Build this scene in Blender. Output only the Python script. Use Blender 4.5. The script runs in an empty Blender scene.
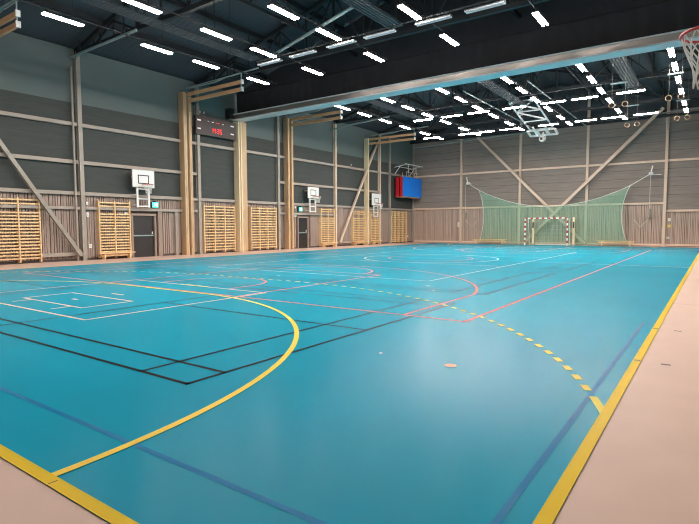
import bpy, bmesh, math, random
from mathutils import Vector, Matrix
random.seed(7)
C = bpy.context.scene.collection
WX, FY, RX, NY = -2.23, 40.91, 22.4, -4.2      # left wall, far wall, right wall, near wall

# ------------------------------------------------------------------ mesh helper
class MB:
    def __init__(s): s.v = []; s.f = []
    def box(s, x0, x1, y0, y1, z0, z1):
        b = len(s.v)
        s.v += [(x, y, z) for z in (z0, z1) for y in (y0, y1) for x in (x0, x1)]
        s.f += [tuple(b+i for i in q) for q in ((0,2,3,1),(4,5,7,6),(0,1,5,4),(2,6,7,3),(0,4,6,2),(1,3,7,5))]
        return s
    def bar(s, a, b, w, h, up=(0,0,1)):
        a = Vector(a); b = Vector(b); d = (b-a).normalized(); up = Vector(up)
        if abs(d.dot(up)) > .99: up = Vector((1,0,0))
        r = d.cross(up).normalized()*w/2; u = r.cross(d).normalized()*h/2
        n = len(s.v)
        for p in (a, b):
            s.v += [tuple(p-r-u), tuple(p+r-u), tuple(p+r+u), tuple(p-r+u)]
        s.f += [(n,n+1,n+2,n+3)[::-1], (n+4,n+5,n+6,n+7)]
        for i in range(4):
            j = (i+1) % 4; s.f.append((n+i, n+j, n+4+j, n+4+i))
        return s
    def tube(s, pts, r, k=8, closed=False):
        P = [Vector(p) for p in pts]; N = len(P); n0 = len(s.v); prev = None
        for i, p in enumerate(P):
            if closed: d = (P[(i+1) % N]-P[i-1]).normalized()
            else: d = (P[min(i+1, N-1)]-P[max(i-1, 0)]).normalized()
            if prev is None:
                up = Vector((0,0,1)) if abs(d.z) < .9 else Vector((1,0,0))
                u = d.cross(up).normalized()
            else:
                u = (prev-d*prev.dot(d)).normalized()
            prev = u; w = d.cross(u)
            for j in range(k):
                a = 2*math.pi*j/k
                s.v.append(tuple(p+(u*math.cos(a)+w*math.sin(a))*r))
        M = N if closed else N-1
        for i in range(M):
            for j in range(k):
                a = n0+i*k+j; b = n0+i*k+(j+1) % k
                i2 = (i+1) % N
                c = n0+i2*k+(j+1) % k; d = n0+i2*k+j
                s.f.append((a, b, c, d))
        if not closed:
            s.f.append(tuple(n0+j for j in range(k))[::-1]); s.f.append(tuple(n0+(N-1)*k+j for j in range(k)))
        return s
    def poly(s, pts):
        n = len(s.v); s.v += [tuple(p) for p in pts]; s.f.append(tuple(range(n, n+len(pts)))); return s
    def strip(s, pts, w, z, closed=False, side=0):
        """flat painted strip along 2D points"""
        P = [Vector((p[0], p[1])) for p in pts]; N = len(P); n0 = len(s.v)
        for i, p in enumerate(P):
            if closed: d = P[(i+1) % N]-P[i-1]
            else: d = P[min(i+1, N-1)]-P[max(i-1, 0)]
            d.normalize(); nrm = Vector((-d.y, d.x))
            a = p+nrm*w*(.5+side*.5); b = p-nrm*w*(.5-side*.5)
            s.v += [(a.x, a.y, z), (b.x, b.y, z)]
        for i in range(N if closed else N-1):
            j = (i+1) % N
            s.f.append((n0+2*i, n0+2*i+1, n0+2*j+1, n0+2*j))
        return s
    def build(s, name, mat, parent=None, smooth=False, bevel=0):
        off = Vector(parent['_w']) if parent is not None and '_w' in parent else Vector((0,0,0))
        me = bpy.data.meshes.new(name)
        me.from_pydata([tuple(Vector(v)-off) for v in s.v], [], s.f)
        me.materials.append(mat); me.validate()
        if smooth:
            for p in me.polygons: p.use_smooth = True
        o = bpy.data.objects.new(name, me); C.objects.link(o)
        if parent is not None:
            o.parent = parent
            if '_w' in parent: o['_w'] = parent['_w']
        if bevel:
            m = o.modifiers.new('bevel', 'BEVEL'); m.width = bevel; m.segments = 2; m.limit_method = 'ANGLE'
        return o

def box(*a): return MB().box(*a)
WORLD = []
def thing(name, label, cat, loc=(0,0,0), group=None):
    o = bpy.data.objects.new(name, None); C.objects.link(o)
    o.location = loc; o['label'] = label; o['category'] = cat; o['_w'] = tuple(loc); WORLD.append(o)
    o.empty_display_size = .1
    if group: o['group'] = group
    return o
def tag(o, label, cat, group=None):
    o['label'] = label; o['category'] = cat
    if group: o['group'] = group
    return o
def struct(name, mb, mat, parent=None, **k):
    o = mb.build(name, mat, parent, **k)
    if parent is None: o['kind'] = 'structure'
    return o
def dup(root, loc, label, group=None, rz=None, mats=None):
    r = root.copy(); C.objects.link(r); r.location = loc; r['label'] = label
    if rz is not None: r.rotation_euler = (0, 0, rz)
    if group: r['group'] = group
    for ch in list(root.children):
        c = ch.copy(); C.objects.link(c); c.parent = r
        for g in ch.children:
            d = g.copy(); C.objects.link(d); d.parent = c
    return r

# ------------------------------------------------------------------ materials
def srgb(r, g, b):
    f = lambda c: (c/255/12.92) if c/255 <= .04045 else ((c/255+.055)/1.055)**2.4
    return (f(r), f(g), f(b), 1)
def mat(name, col, rough=.6, metal=0, spec=.5, var=.0, scale=3., bump=0, bscale=40., stretch=(1,1,1), emit=None, es=0, col2=None):
    m = bpy.data.materials.new(name); m.use_nodes = True; nt = m.node_tree; n = nt.nodes; b = n['Principled BSDF']
    b.inputs['Base Color'].default_value = col; b.inputs['Roughness'].default_value = rough
    b.inputs['Metallic'].default_value = metal; b.inputs['Specular IOR Level'].default_value = spec
    tc = n.new('ShaderNodeTexCoord'); mp = n.new('ShaderNodeMapping'); mp.inputs['Scale'].default_value = stretch
    nt.links.new(tc.outputs['Object'], mp.inputs['Vector'])
    if var or col2:
        nz = n.new('ShaderNodeTexNoise'); nz.inputs['Scale'].default_value = scale; nz.inputs['Detail'].default_value = 4
        nt.links.new(mp.outputs[0], nz.inputs['Vector'])
        rp = n.new('ShaderNodeValToRGB'); rp.color_ramp.elements[0].position = .3; rp.color_ramp.elements[1].position = .7
        if col2: a, c = col, col2
        else:
            a = tuple(x*(1-var) for x in col[:3])+(1,); c = tuple(min(1, x*(1+var)) for x in col[:3])+(1,)
        rp.color_ramp.elements[0].color = a; rp.color_ramp.elements[1].color = c
        nt.links.new(nz.outputs['Fac'], rp.inputs['Fac']); nt.links.new(rp.outputs['Color'], b.inputs['Base Color'])
    if bump:
        nz = n.new('ShaderNodeTexNoise'); nz.inputs['Scale'].default_value = bscale
        nt.links.new(mp.outputs[0], nz.inputs['Vector'])
        bp = n.new('ShaderNodeBump'); bp.inputs['Strength'].default_value = bump; bp.inputs['Distance'].default_value = .01
        nt.links.new(nz.outputs['Fac'], bp.inputs['Height']); nt.links.new(bp.outputs[0], b.inputs['Normal'])
    if emit:
        b.inputs['Emission Color'].default_value = emit; b.inputs['Emission Strength'].default_value = es
    return m
M = {}
M['sport'] = mat('sport_floor_blue', (0.0,.315,.475,1), rough=.27, spec=.02, var=.07, scale=.35, bump=.02, bscale=6)
M['beige'] = mat('beige_floor', (.68,.50,.42,1), rough=.45, spec=.08, var=.03, scale=2.)
M['yellow'] = mat('yellow_paint', (.80,.56,.04,1), rough=.32, spec=.015)
M['yellow2'] = mat('light_yellow_paint', (.85,.72,.12,1), rough=.32, spec=.015)
M['salmon'] = mat('salmon_paint', (.80,.22,.20,1), rough=.32, spec=.015)
M['socket'] = mat('socket_cover_tan', srgb(205,150,110), rough=.5)
M['cream'] = mat('cream_paint', (.80,.60,.48,1), rough=.32, spec=.015)
M['white_line'] = mat('white_paint', (.62,.75,.80,1), rough=.32, spec=.015)
M['black_line'] = mat('black_paint', (.012,.018,.025,1), rough=.32, spec=.015)
M['blue_line'] = mat('blue_worn_paint', (.0,.19,.44,1), rough=.32, spec=.015, col2=(.04,.25,.48,1), scale=1.2)
M['seam'] = mat('floor_seam', (.25,.17,.13,1), rough=.6)
M['wall_up'] = mat('painted_upper_wall', srgb(98,110,108), rough=.8, var=.04, scale=.6)
M['acoustic'] = mat('acoustic_panel', srgb(67,71,69), rough=.9, var=.09, scale=2.5, stretch=(.5,.5,3), bump=.3, bscale=60)
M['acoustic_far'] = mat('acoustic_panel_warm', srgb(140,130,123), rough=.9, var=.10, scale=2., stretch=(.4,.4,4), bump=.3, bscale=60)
M['seam_dark'] = mat('panel_joint', srgb(82,78,75), rough=.9)
M['slat'] = mat('slat_board', srgb(158,140,130), rough=.7, var=.12, scale=6, stretch=(3,3,.2))
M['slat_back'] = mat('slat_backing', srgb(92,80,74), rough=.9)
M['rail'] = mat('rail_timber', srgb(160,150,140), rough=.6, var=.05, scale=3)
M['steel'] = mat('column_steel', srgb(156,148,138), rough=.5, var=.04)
M['steel_far_lit'] = mat('far_column_steel_lit', srgb(214,192,172), rough=.5, var=.04)  # lit copy of the column steel; brighter far end put into the colour
M['rail_far_lit'] = mat('far_rail_timber_lit', srgb(222,198,178), rough=.6, var=.05)  # same rail timber, lightened to carry the far zone's stronger light
M['slat_far_lit'] = mat('far_slat_board_lit', srgb(186,165,151), rough=.7, var=.10, scale=6, stretch=(3,3,.2))  # slat boards again, with the far wall's brightness painted in
M['slat_back_far_lit'] = mat('far_slat_backing_lit', srgb(112,94,86), rough=.9)  # backing lightened the same way, far light painted into its colour
M['wood'] = mat('pine', srgb(192,160,124), rough=.5, var=.12, scale=4, stretch=(2,2,.25))
M['wood_bar'] = mat('wall_bar_pine', srgb(228,194,146), rough=.45, var=.10, scale=6)
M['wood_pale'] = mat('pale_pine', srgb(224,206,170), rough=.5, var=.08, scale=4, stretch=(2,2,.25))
M['boomwood'] = mat('boom_pine', srgb(214,168,126), rough=.5, var=.08, scale=3)
M['dark_steel'] = mat('dark_truss_steel', (.012,.016,.02,1), rough=.6)
M['roof'] = mat('roof_sheet', (.045,.057,.068,1), rough=.8)
M['radiant'] = mat('radiant_panel', (.025,.032,.036,1), rough=.7)
M['ribmetal'] = mat('rib_metal', (.05,.065,.075,1), rough=.6)
M['black_cloth'] = mat('black_curtain', (.035,.035,.04,1), rough=.75, spec=.3, var=.1, scale=2)
M['beam'] = mat('pale_beam_paint', (.70,.74,.75,1), rough=.35)
M['beam_web'] = mat('bare_steel_web', (.42,.38,.35,1), rough=.3, metal=.8)
M['pipe'] = mat('grey_pipe', srgb(150,170,172), rough=.35, metal=.3)
M['white'] = mat('white_enamel', srgb(235,235,232), rough=.4)
M['offwhite'] = mat('white_board', srgb(225,228,226), rough=.4)
M['black'] = mat('black_plastic', (.015,.015,.016,1), rough=.5)
M['door'] = mat('dark_door', srgb(38,33,33), rough=.5)
M['frame'] = mat('door_frame', srgb(150,132,120), rough=.6)
M['red'] = mat('red_steel', srgb(190,30,32), rough=.4)
M['redmat'] = mat('red_vinyl', srgb(186,22,34), rough=.45)
M['bluemat'] = mat('blue_vinyl', srgb(0,128,238), rough=.45)
M['net'] = mat('net_cord', srgb(225,225,220), rough=.8)
M['rope'] = mat('rope', srgb(130,126,120), rough=.8)
M['score'] = mat('scoreboard_face', srgb(52,40,40), rough=.5)
M['label_white'] = mat('scoreboard_lettering', srgb(225,215,215), rough=.6, emit=(1,.9,.9,1), es=.25)
M['led'] = mat('led_red', (.8,.02,.03,1), emit=(1,.03,.05,1), es=1.0)
M['exit'] = mat('exit_green', (.02,.5,.35,1), emit=(.10,1,.72,1), es=1.1)
M['exit_white'] = mat('exit_pictogram', (.9,.95,.92,1), emit=(.8,1,.95,1), es=1.2)
M['housing'] = mat('light_housing', srgb(210,210,205), rough=.5)
M['lamp_body'] = mat('lamp_body', srgb(90,92,92), rough=.5)
M['tube'] = mat('lit_tube', (.9,.9,.9,1), emit=(1,.90,.82,1), es=158)
M['tube_dim'] = mat('dim_tube', (.35,.38,.4,1), rough=.4, emit=(.85,.95,1,1), es=.22)
M['signyellow'] = mat('yellow_sign', srgb(215,190,60), rough=.5)
m = bpy.data.materials.new('ball_stop_net'); m.use_nodes = True; nt = m.node_tree; nt.nodes.clear()
o_ = nt.nodes.new('ShaderNodeOutputMaterial'); mx = nt.nodes.new('ShaderNodeMixShader'); tr = nt.nodes.new('ShaderNodeBsdfTransparent'); df = nt.nodes.new('ShaderNodeBsdfDiffuse')
df.inputs['Color'].default_value = (.26,.58,.40,1); mx.inputs[0].default_value = .36
nt.links.new(tr.outputs[0], mx.inputs[1]); nt.links.new(df.outputs[0], mx.inputs[2]); nt.links.new(mx.outputs[0], o_.inputs[0]); M['greennet'] = m

# corrugated bump for roof
nt = M['roof'].node_tree; b = nt.nodes['Principled BSDF']
wv = nt.nodes.new('ShaderNodeTexWave'); wv.bands_direction = 'Y'; wv.inputs['Scale'].default_value = 1.2
tc = nt.nodes.new('ShaderNodeTexCoord'); nt.links.new(tc.outputs['Object'], wv.inputs['Vector'])
bp = nt.nodes.new('ShaderNodeBump'); bp.inputs['Strength'].default_value = .25; bp.inputs['Distance'].default_value = .03
nt.links.new(wv.outputs['Fac'], bp.inputs['Height']); nt.links.new(bp.outputs[0], b.inputs['Normal'])

# ------------------------------------------------------------------ floor and markings
fl = struct('floor', box(WX-.3, RX+.3, NY-.3, FY+.3, -.2, 0), M['beige'])
SX0, SY1 = .55, 39.55
Z0, Z1, Z2, Z3, Z4, ZB = .001, .003, .004, .005, .006, .0066
struct('sport_surface', MB().box(SX0, 20, 0, SY1, -.01, Z0), M['sport'], fl)
def ln(mb, a, b, w, z): mb.strip([a, b], w, z)
def arc(cx, cy, r, a0, a1, n=64): return [(cx+r*math.cos(math.radians(a0+(a1-a0)*i/n)), cy+r*math.sin(math.radians(a0+(a1-a0)*i/n))) for i in range(n+1)]
def rect(mb, x0, x1, y0, y1, w, z):
    h = w/2
    ln(mb, (x0, y0+h), (x1, y0+h), w, z); ln(mb, (x0, y1-h), (x1, y1-h), w, z)
    ln(mb, (x0+h, y0), (x0+h, y1), w, z); ln(mb, (x1-h, y0), (x1-h, y1), w, z)
# blue rink line
m_ = MB()
m_.strip([(1.6,.6),(19.25,.6)]+arc(19.25,1.12,.52,-90,0,10)+[(19.77,7.5)], .042, Z1)
m_.strip([(1.6,.6),(1.2,.7),(1.0,1.2),(1.0,38)], .042, Z1)
struct('rink_line', m_, M['blue_line'], fl)
# badminton (black)
m_ = MB()
for y0 in (1.63, 9.16, 16.7, 24.25, 31.75):
    x0, x1 = 3.25, 16.66; y1 = y0+6.1; w = .05
    rect(m_, x0, x1, y0, y1, w, Z1)
    for x in (x0+.76, x1-.76, x0+4.72, x1-4.72): ln(m_, (x, y0), (x, y1), w, Z1)
    for y in (y0+.48, y1-.48): ln(m_, (x0, y), (x1, y), w, Z1)
    ln(m_, (x0, (y0+y1)/2), (x0+4.72, (y0+y1)/2), w, Z1); ln(m_, (x1-4.72, (y0+y1)/2), (x1, (y0+y1)/2), w, Z1)
struct('badminton_lines', m_, M['black_line'], fl)
# volleyball + floorball (white / cream)
m_ = MB()
rect(m_, 5.5, 14.45, 11, 29, .05, Z2)
for y in (17, 20, 23): ln(m_, (5.5, y), (14.45, y), .05, Z2)
m_.strip(arc(10, 20, 3, 0, 360, 72)[:-1], .06, Z2, closed=True)
ln(m_, (SX0, 20), (19.95, 20), .05, Z2)
struct('volleyball_lines', m_, M['white_line'], fl)
m_ = MB()
for s in (0, 1):
    Y = (lambda v: v) if not s else (lambda v: 40-v)
    def rr(x0, x1, a, b, w): rect(m_, x0, x1, min(Y(a), Y(b)), max(Y(a), Y(b)), w, Z2)
    rr(7.5, 12.57, 2.8, 6.87, .055); rr(8.9, 11.3, 3.4, 4.45, .05)
    for x in (9.33, 10.93): ln(m_, (x, Y(3.05)), (x, Y(3.42)), .05, Z2)
    ln(m_, (9.93, Y(3.93)), (10.13, Y(3.93)), .07, Z2)
    ln(m_, (9.8, Y(4.85)), (10.25, Y(4.85)), .06, Z2)
struct('floorball_lines', m_, M['cream'], fl)
# basketball (salmon)
m_ = MB(); w = .06
rect(m_, 2.5, 17.56, 6.03, 34, w, Z3)
for s in (0, 1):
    Y = (lambda v: v) if not s else (lambda v: 40-v)
    F = lambda pts: [(x, Y(y)) for x, y in pts]
    for x in (7.55, 12.45): ln(m_, (x, Y(6.03)), (x, Y(11.8)), w, Z3)
    ln(m_, (7.55, Y(11.8)), (12.45, Y(11.8)), w, Z3)
    m_.strip(F(arc(10, 11.8, 1.8, 0, 180, 32)), w, Z3)
    m_.strip(F([(16.45, 6.03)]+arc(10, 7.6, 6.62, 13, 167, 64)+[(3.55, 6.03)]), w, Z3)
    m_.strip(F([(11.3, 6.9)]+arc(10, 7.6, 1.28, 0, 180, 24)+[(8.7, 6.9)]), w, Z3)
m_.strip(arc(10, 20, 1.9, 0, 360, 48)[:-1], w, Z3, closed=True)
struct('basketball_lines', m_, M['salmon'], fl)
# handball (yellow)
m_ = MB()
for s in (0, 1):
    Y = (lambda v: v) if not s else (lambda v: 40-v-.45)
    F = lambda pts: [(x, Y(y)) for x, y in pts]
    m_.strip(F(arc(11.5, 0, 5.97, 0, 90, 48)+arc(8.5, 0, 5.97, 90, 180, 48)), .065, Z4)
    ln(m_, (9.5, Y(6.88)), (10.55, Y(6.88)), .06, Z4+.0002)
    path = [p for p in arc(11.5, 0, 8.97, 0, 90, 600) if p[0] < 19.95]+[p for p in arc(8.5, 0, 8.97, 90, 180, 300) if p[0] > SX0]
    segs = []; d = 0; on = True; cur = [path[0]]; lim = .42
    for a, b in zip(path, path[1:]):
        L = math.dist(a, b); t0 = 0
        while L-t0 > 1e-6:
            step = min(lim-d, L-t0); t0 += step; d += step
            q = (a[0]+(b[0]-a[0])*t0/L, a[1]+(b[1]-a[1])*t0/L); cur.append(q)
            if d >= lim-1e-6:
                if on: segs.append(cur)
                on = not on; d = 0; cur = [q]; lim = .165 if on else .165
    for sg in segs: m_.strip(F(sg), .065, Z4)
struct('handball_lines', m_, M['yellow2'], fl)
m_ = MB()
ln(m_, (19.96, 0), (19.96, SY1), .08, ZB); ln(m_, (SX0, .04), (20, .04), .08, ZB)
ln(m_, (SX0+.03, 0), (SX0+.03, SY1), .06, ZB); ln(m_, (SX0, SY1-.03), (20, SY1-.03), .06, ZB)
struct('border_line', m_, M['yellow'], fl)
m_ = MB()
for y in (10.0, 15.2, 21, 28, 34): ln(m_, (20.01, y), (RX, y), .02, .0006)
struct('beige_floor_seam', m_, M['seam'], fl)
m_ = MB()
for y in (4.96, 7.07): 
    ln(m_, (19.93, y), (19.99, y), .05, Z4+.0008); ln(m_, (20.18, y), (20.27, y), .05, .0008)
ln(m_, (17.56, .005), (17.56, .06), .01, Z4+.0008)
struct('tape_mark', m_, M['black'], fl)
def disc(mb, x, y, r, z, n=20): mb.poly([(x+r*math.cos(2*math.pi*i/n), y+r*math.sin(2*math.pi*i/n), z) for i in range(n)])
m_ = MB(); disc(m_, 18.39, 3.63, .065, Z4)
struct('socket_cover', m_, M['socket'], fl)
for (x, y, r) in ((17.51, 3.66, .02), (14.92, 10.0, .06), (15.42, 9.27, .05), (10.07, 9.88, .06), (14.5, 19.0, .06)):
    m_ = MB(); disc(m_, x, y, r, Z4+.0004); struct('socket_cover', m_, M['white_line'], fl)

# ------------------------------------------------------------------ walls
ZT = 9.15
RIDGE = (WX+RX)/2
def roofz(x): return 9.15+.262*(min(x, 2*RIDGE-x)-WX)
D1 = (12.88, 14.03, 2.02); D2 = (24.92, 25.86, 2.05)      # doors in the left wall
wl = struct('wall_left', MB().box(WX-.4, WX-.12, NY, FY, 0, ZT), M['wall_up'])
def left_sheet(z0, z1, m, name, x=WX-.12, th=.06):
    return struct(name, MB().box(x, x+th, NY, FY, z0, z1), m, wl)
left_sheet(6.83, ZT, M['wall_up'], 'upper_panel')
left_sheet(2.94, 6.83, M['acoustic'], 'acoustic_panel', th=.10)
# slats, skipping doors
def slats(mb, a0, a1, z0, z1, put, skips=()):
    y = a0
    while y < a1:
        w = random.choice((.045, .07, .07, .095, .12)); g = random.choice((.018, .025, .04))
        zb = z0
        for s0, s1, zz in skips:
            if y+w > s0 and y < s1: zb = zz
        put(mb, y, min(y+w, a1), zb, z1); y += w+g
m_ = MB(); slats(m_, NY, FY, .10, 2.94, lambda mb, a, b, z0, z1: mb.box(WX-.06, WX-.02, a, b, z0, z1), ((D1[0]-.1, D1[1]+.35, 2.2), (D2[0]-.1, D2[1]+.3, 2.2)))
struct('slat_cladding', m_, M['slat'], wl)
m_ = MB()
for a, b in ((NY, D1[0]), (D1[1], D2[0]), (D2[1], FY)): m_.box(WX-.12, WX-.07, a, b, 0, 2.94)
m_.box(WX-.12, WX-.07, D1[0], D1[1], D1[2], 2.94).box(WX-.12, WX-.07, D2[0], D2[1], D2[2], 2.94)
struct('cladding_backing', m_, M['slat_back'], wl)
struct('baseboard_left', MB().box(WX-.07, WX-.045, NY, D1[0]-.1, 0, .1).box(WX-.07, WX-.045, D1[1]+.1, D2[0]-.1, 0, .1).box(WX-.07, WX-.045, D2[1]+.1, FY-.1, 0, .1), M['seam_dark'])
# panel joints
m_ = MB()
for z in (3.55, 4.85, 5.3, 6.35):
    m_.box(WX-.021, WX-.017, NY, FY, z-.008, z+.008)
struct('panel_joint', m_, M['seam_dark'], wl)
# timber rails on the left wall, bay by bay
COLS = [4.3, 10.43, 16.72, 22.9, 28.93, 35.0]
def lrail(y0, y1, z, h=.15, dpt=.16, name='rail'):
    return struct(name, MB().box(WX-.02, WX-.02+dpt, y0, y1, z-h/2, z+h/2), M['rail'], wl)
edges = [NY]+COLS+[FY]
for a, b in zip(edges, edges[1:]):
    lrail(a+.1, b-.1, 5.9); lrail(a+.1, b-.1, 2.94)
    if not (16 < a < 18) : 
        if a < 35: lrail(a+.1, b-.1 if a != 22.9 or True else b, 4.29)
lrail(4.4, 10.3, 2.3, .12); lrail(10.55, 16.6, 2.31, .13); lrail(23.0, 28.8, 2.31, .12)
lrail(28.98, 34.9, .28, .14); lrail(8.66, 10.1, .3, .16)
for y, z in ((15.28, 2.25),): struct('stud', MB().box(WX-.02, WX+.12, y-.09, y+.09, 0, z), M['rail'], wl)
struct('stud', MB().box(WX-.02, WX+.10, 14.2, 14.42, 0, 2.25), M['frame'], wl)
# doors
for i, (a, b, h) in enumerate((D1, D2)):
    d = struct('door_%d' % (i+1), MB().box(WX-.11, WX-.06, a, b, 0, h), M['door'])
    struct('door_frame', MB().box(WX-.1, WX+.03, a-.1, a, 0, h+.1).box(WX-.1, WX+.03, b, b+.1, 0, h+.1).box(WX-.1, WX+.03, a, b, h, h+.1), M['frame'], d)
    struct('push_bar', MB().box(WX-.06, WX-.02, a+.03, b-.03, 1.02, 1.08), M['pipe'], d)
    struct('door_handle', MB().box(WX-.06, WX-.01, b-.12, b-.08, 1.12, 1.24), M['white'], d)

# far wall
wf = struct('wall_far', MB().poly([(WX-.4, FY+.25, 0), (RX+.4, FY+.25, 0), (RX+.4, FY+.25, roofz(RX)), (RIDGE, FY+.25, roofz(RIDGE)), (WX-.4, FY+.25, roofz(WX))]), M['roof'])
FR3 = [(WX, 17.62, 3.02), (17.62, RX, 2.48)]
for x0, x1, z in FR3:
    struct('acoustic_panel', MB().box(x0, x1, FY+.02, FY+.12, z, 9.05 if x0 < 0 else 9.4), M['acoustic_far'], wf)
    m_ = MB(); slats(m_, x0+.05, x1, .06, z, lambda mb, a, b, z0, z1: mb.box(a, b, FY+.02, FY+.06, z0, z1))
    struct('slat_cladding', m_, M['slat_far_lit'], wf)
    struct('cladding_backing', MB().box(x0, x1, FY+.07, FY+.12, 0, z), M['slat_back_far_lit'], wf)
m_ = MB()
for z in (3.6, 4.2, 4.8, 5.4, 6.65, 7.3, 7.9, 8.5): m_.box(WX, RX, FY+.014, FY+.018, z-.01, z+.01)
struct('panel_joint', m_, M['seam_dark'], wf)
FC = [2.54, 7.6, 12.6, 17.66]
fe = [WX+.05]+FC+[RX]
for a, b in zip(fe, fe[1:]):
    struct('rail', MB().box(a+.09, b-.09, FY-.14, FY+.015, 5.87, 6.02), M['rail_far_lit'], wf)
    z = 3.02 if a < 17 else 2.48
    struct('rail', MB().box(a+.09, b-.09, FY-.14, FY+.015, z-.07, z+.07), M['rail_far_lit'], wf)
    struct('rail', MB().box(a+.09, b-.09, FY-.03, FY+.015, .03, .17), M['rail_far_lit'], wf)
# right and near walls (behind / beside the viewer)
wr = struct('wall_right', MB().box(RX+.1, RX+.35, NY, FY, 0, ZT), M['acoustic'])
m_ = MB(); slats(m_, NY, FY, .1, 2.94, lambda mb, a, b, z0, z1: mb.box(RX+.03, RX+.08, a, b, z0, z1)); struct('slat_cladding', m_, M['slat'], wr)
wn = struct('wall_near', MB().poly([(WX-.4, NY-.1, 0), (RX+.4, NY-.1, 0), (RX+.4, NY-.1, roofz(RX)), (RIDGE, NY-.1, roofz(RIDGE)), (WX-.4, NY-.1, roofz(WX))][::-1]), M['acoustic'])
# ceiling (gabled roof sheet)
m_ = MB()
t = .15
for (xa, xb) in ((WX-.4, RIDGE), (RIDGE, RX+.4)):
    za, zb = roofz(max(WX, min(RX, xa))), roofz(max(WX, min(RX, xb)))
    n = len(m_.v)
    m_.v += [(xa, NY-.2, za), (xb, NY-.2, zb), (xb, FY+.3, zb), (xa, FY+.3, za), (xa, NY-.2, za+t), (xb, NY-.2, zb+t), (xb, FY+.3, zb+t), (xa, FY+.3, za+t)]
    m_.f += [(n,n+3,n+2,n+1),(n+4,n+5,n+6,n+7),(n,n+1,n+5,n+4),(n+2,n+3,n+7,n+6),(n+1,n+2,n+6,n+5),(n+3,n,n+4,n+7)]
ce = struct('ceiling', m_, M['roof'])
m_ = MB()
for x in (.2, 2.8, 5.4, 8, 12.2, 14.8, 17.4, 20):
    m_.box(x-.06, x+.06, NY, FY-.1, roofz(x)-.22, roofz(x)-.02)
struct('purlin', m_, M['dark_steel'], ce)

# ------------------------------------------------------------------ steel columns
lab = {4.3: 'grey steel wall column nearest the camera on the left wall',
 10.43: 'grey steel column on the left wall where the near diagonal brace lands',
 16.72: 'slim grey steel column just right of the first boom post, left of scoreboard',
 22.9: 'grey steel column between the divider pillar and the next boom post',
 28.93: 'grey steel column at the foot of the far diagonal brace, left wall',
 35.0: 'grey steel column rising behind the farthest side hoop on the left wall'}
for y in COLS:
    c = thing('steel_column', lab[y], 'column', (WX+.07, y, 0), 'left wall columns')
    m_ = MB().box(WX-.01, WX+.02, y-.09, y+.09, 0, 9.0).box(WX+.16, WX+.19, y-.09, y+.09, 0, 9.0).box(WX+.02, WX+.16, y-.02, y+.02, 0, 9.0)
    m_.build('shaft', M['steel' if y < 25 else 'steel_far_lit'], c)
    MB().box(WX-.01, WX+.24, y-.13, y+.13, .001, .03).build('base_plate', M['steel'], c)
c = thing('steel_column', 'slim grey steel column right of the farthest hoop, left of blue mats', 'column', (WX+.05, 36.7, 0), 'left wall columns')
MB().box(WX-.01, WX+.14, 36.62, 36.78, 0, 9.0).build('shaft', M['steel'], c)
flab = ['steel column on the far wall left of the green net', 'steel column on the far wall just left of the goal',
        'steel column on the far wall right of the goal behind net', 'steel column on the far wall beyond the right end of net']
for x, l in zip(FC, flab):
    c = thing('steel_column', l, 'column', (x, FY-.08, 0), 'far wall columns')
    MB().box(x-.09, x+.09, FY-.16, FY+.01, 0, roofz(x)-.3).build('shaft', M['steel_far_lit'], c)
c = thing('steel_column', 'thin grey column in the far left corner behind the mats', 'column', (WX+.1, FY-.09, 0), 'far wall columns')
MB().box(WX+.04, WX+.17, FY-.15, FY-.01, 0, 9.0).build('shaft', M['steel'], c)
# diagonal braces
def brace(a, b, w, label, wall):
    o = thing('diagonal_brace', label, 'brace', a, 'diagonal braces')
    MB().bar(a, b, w, w, (1, 0, 0) if wall == 'L' else (0, 1, 0)).build('tube', M['steel' if a[1] < 20 else 'steel_far_lit'], o)
    MB().bar(Vector(a)+(Vector(b)-Vector(a))*.0, Vector(a)+(Vector(b)-Vector(a)).normalized()*.3, w*1.6, .03, (1, 0, 0) if wall == 'L' else (0, 1, 0)).build('gusset', M['steel'], o)
    return o
xb = WX+.30
brace((xb, 10.2, .22), (xb, 4.6, 8.75), .15, 'long grey diagonal brace crossing in front of the leftmost wall bars', 'L')
brace((xb, 29.2, .30), (xb, 34.8, 8.9), .14, 'far diagonal brace on the left wall, rising behind a boom post', 'L')
brace((12.6, FY-.30, .13), (4.0, FY-.30, 8.95), .21, 'far wall diagonal brace leaning up to the left behind the goal', 'F')
brace((8.15, FY-.53, .12), (17.4, FY-.53, 9.5), .21, 'far wall diagonal brace leaning up to the right behind the goal', 'F')

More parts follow.
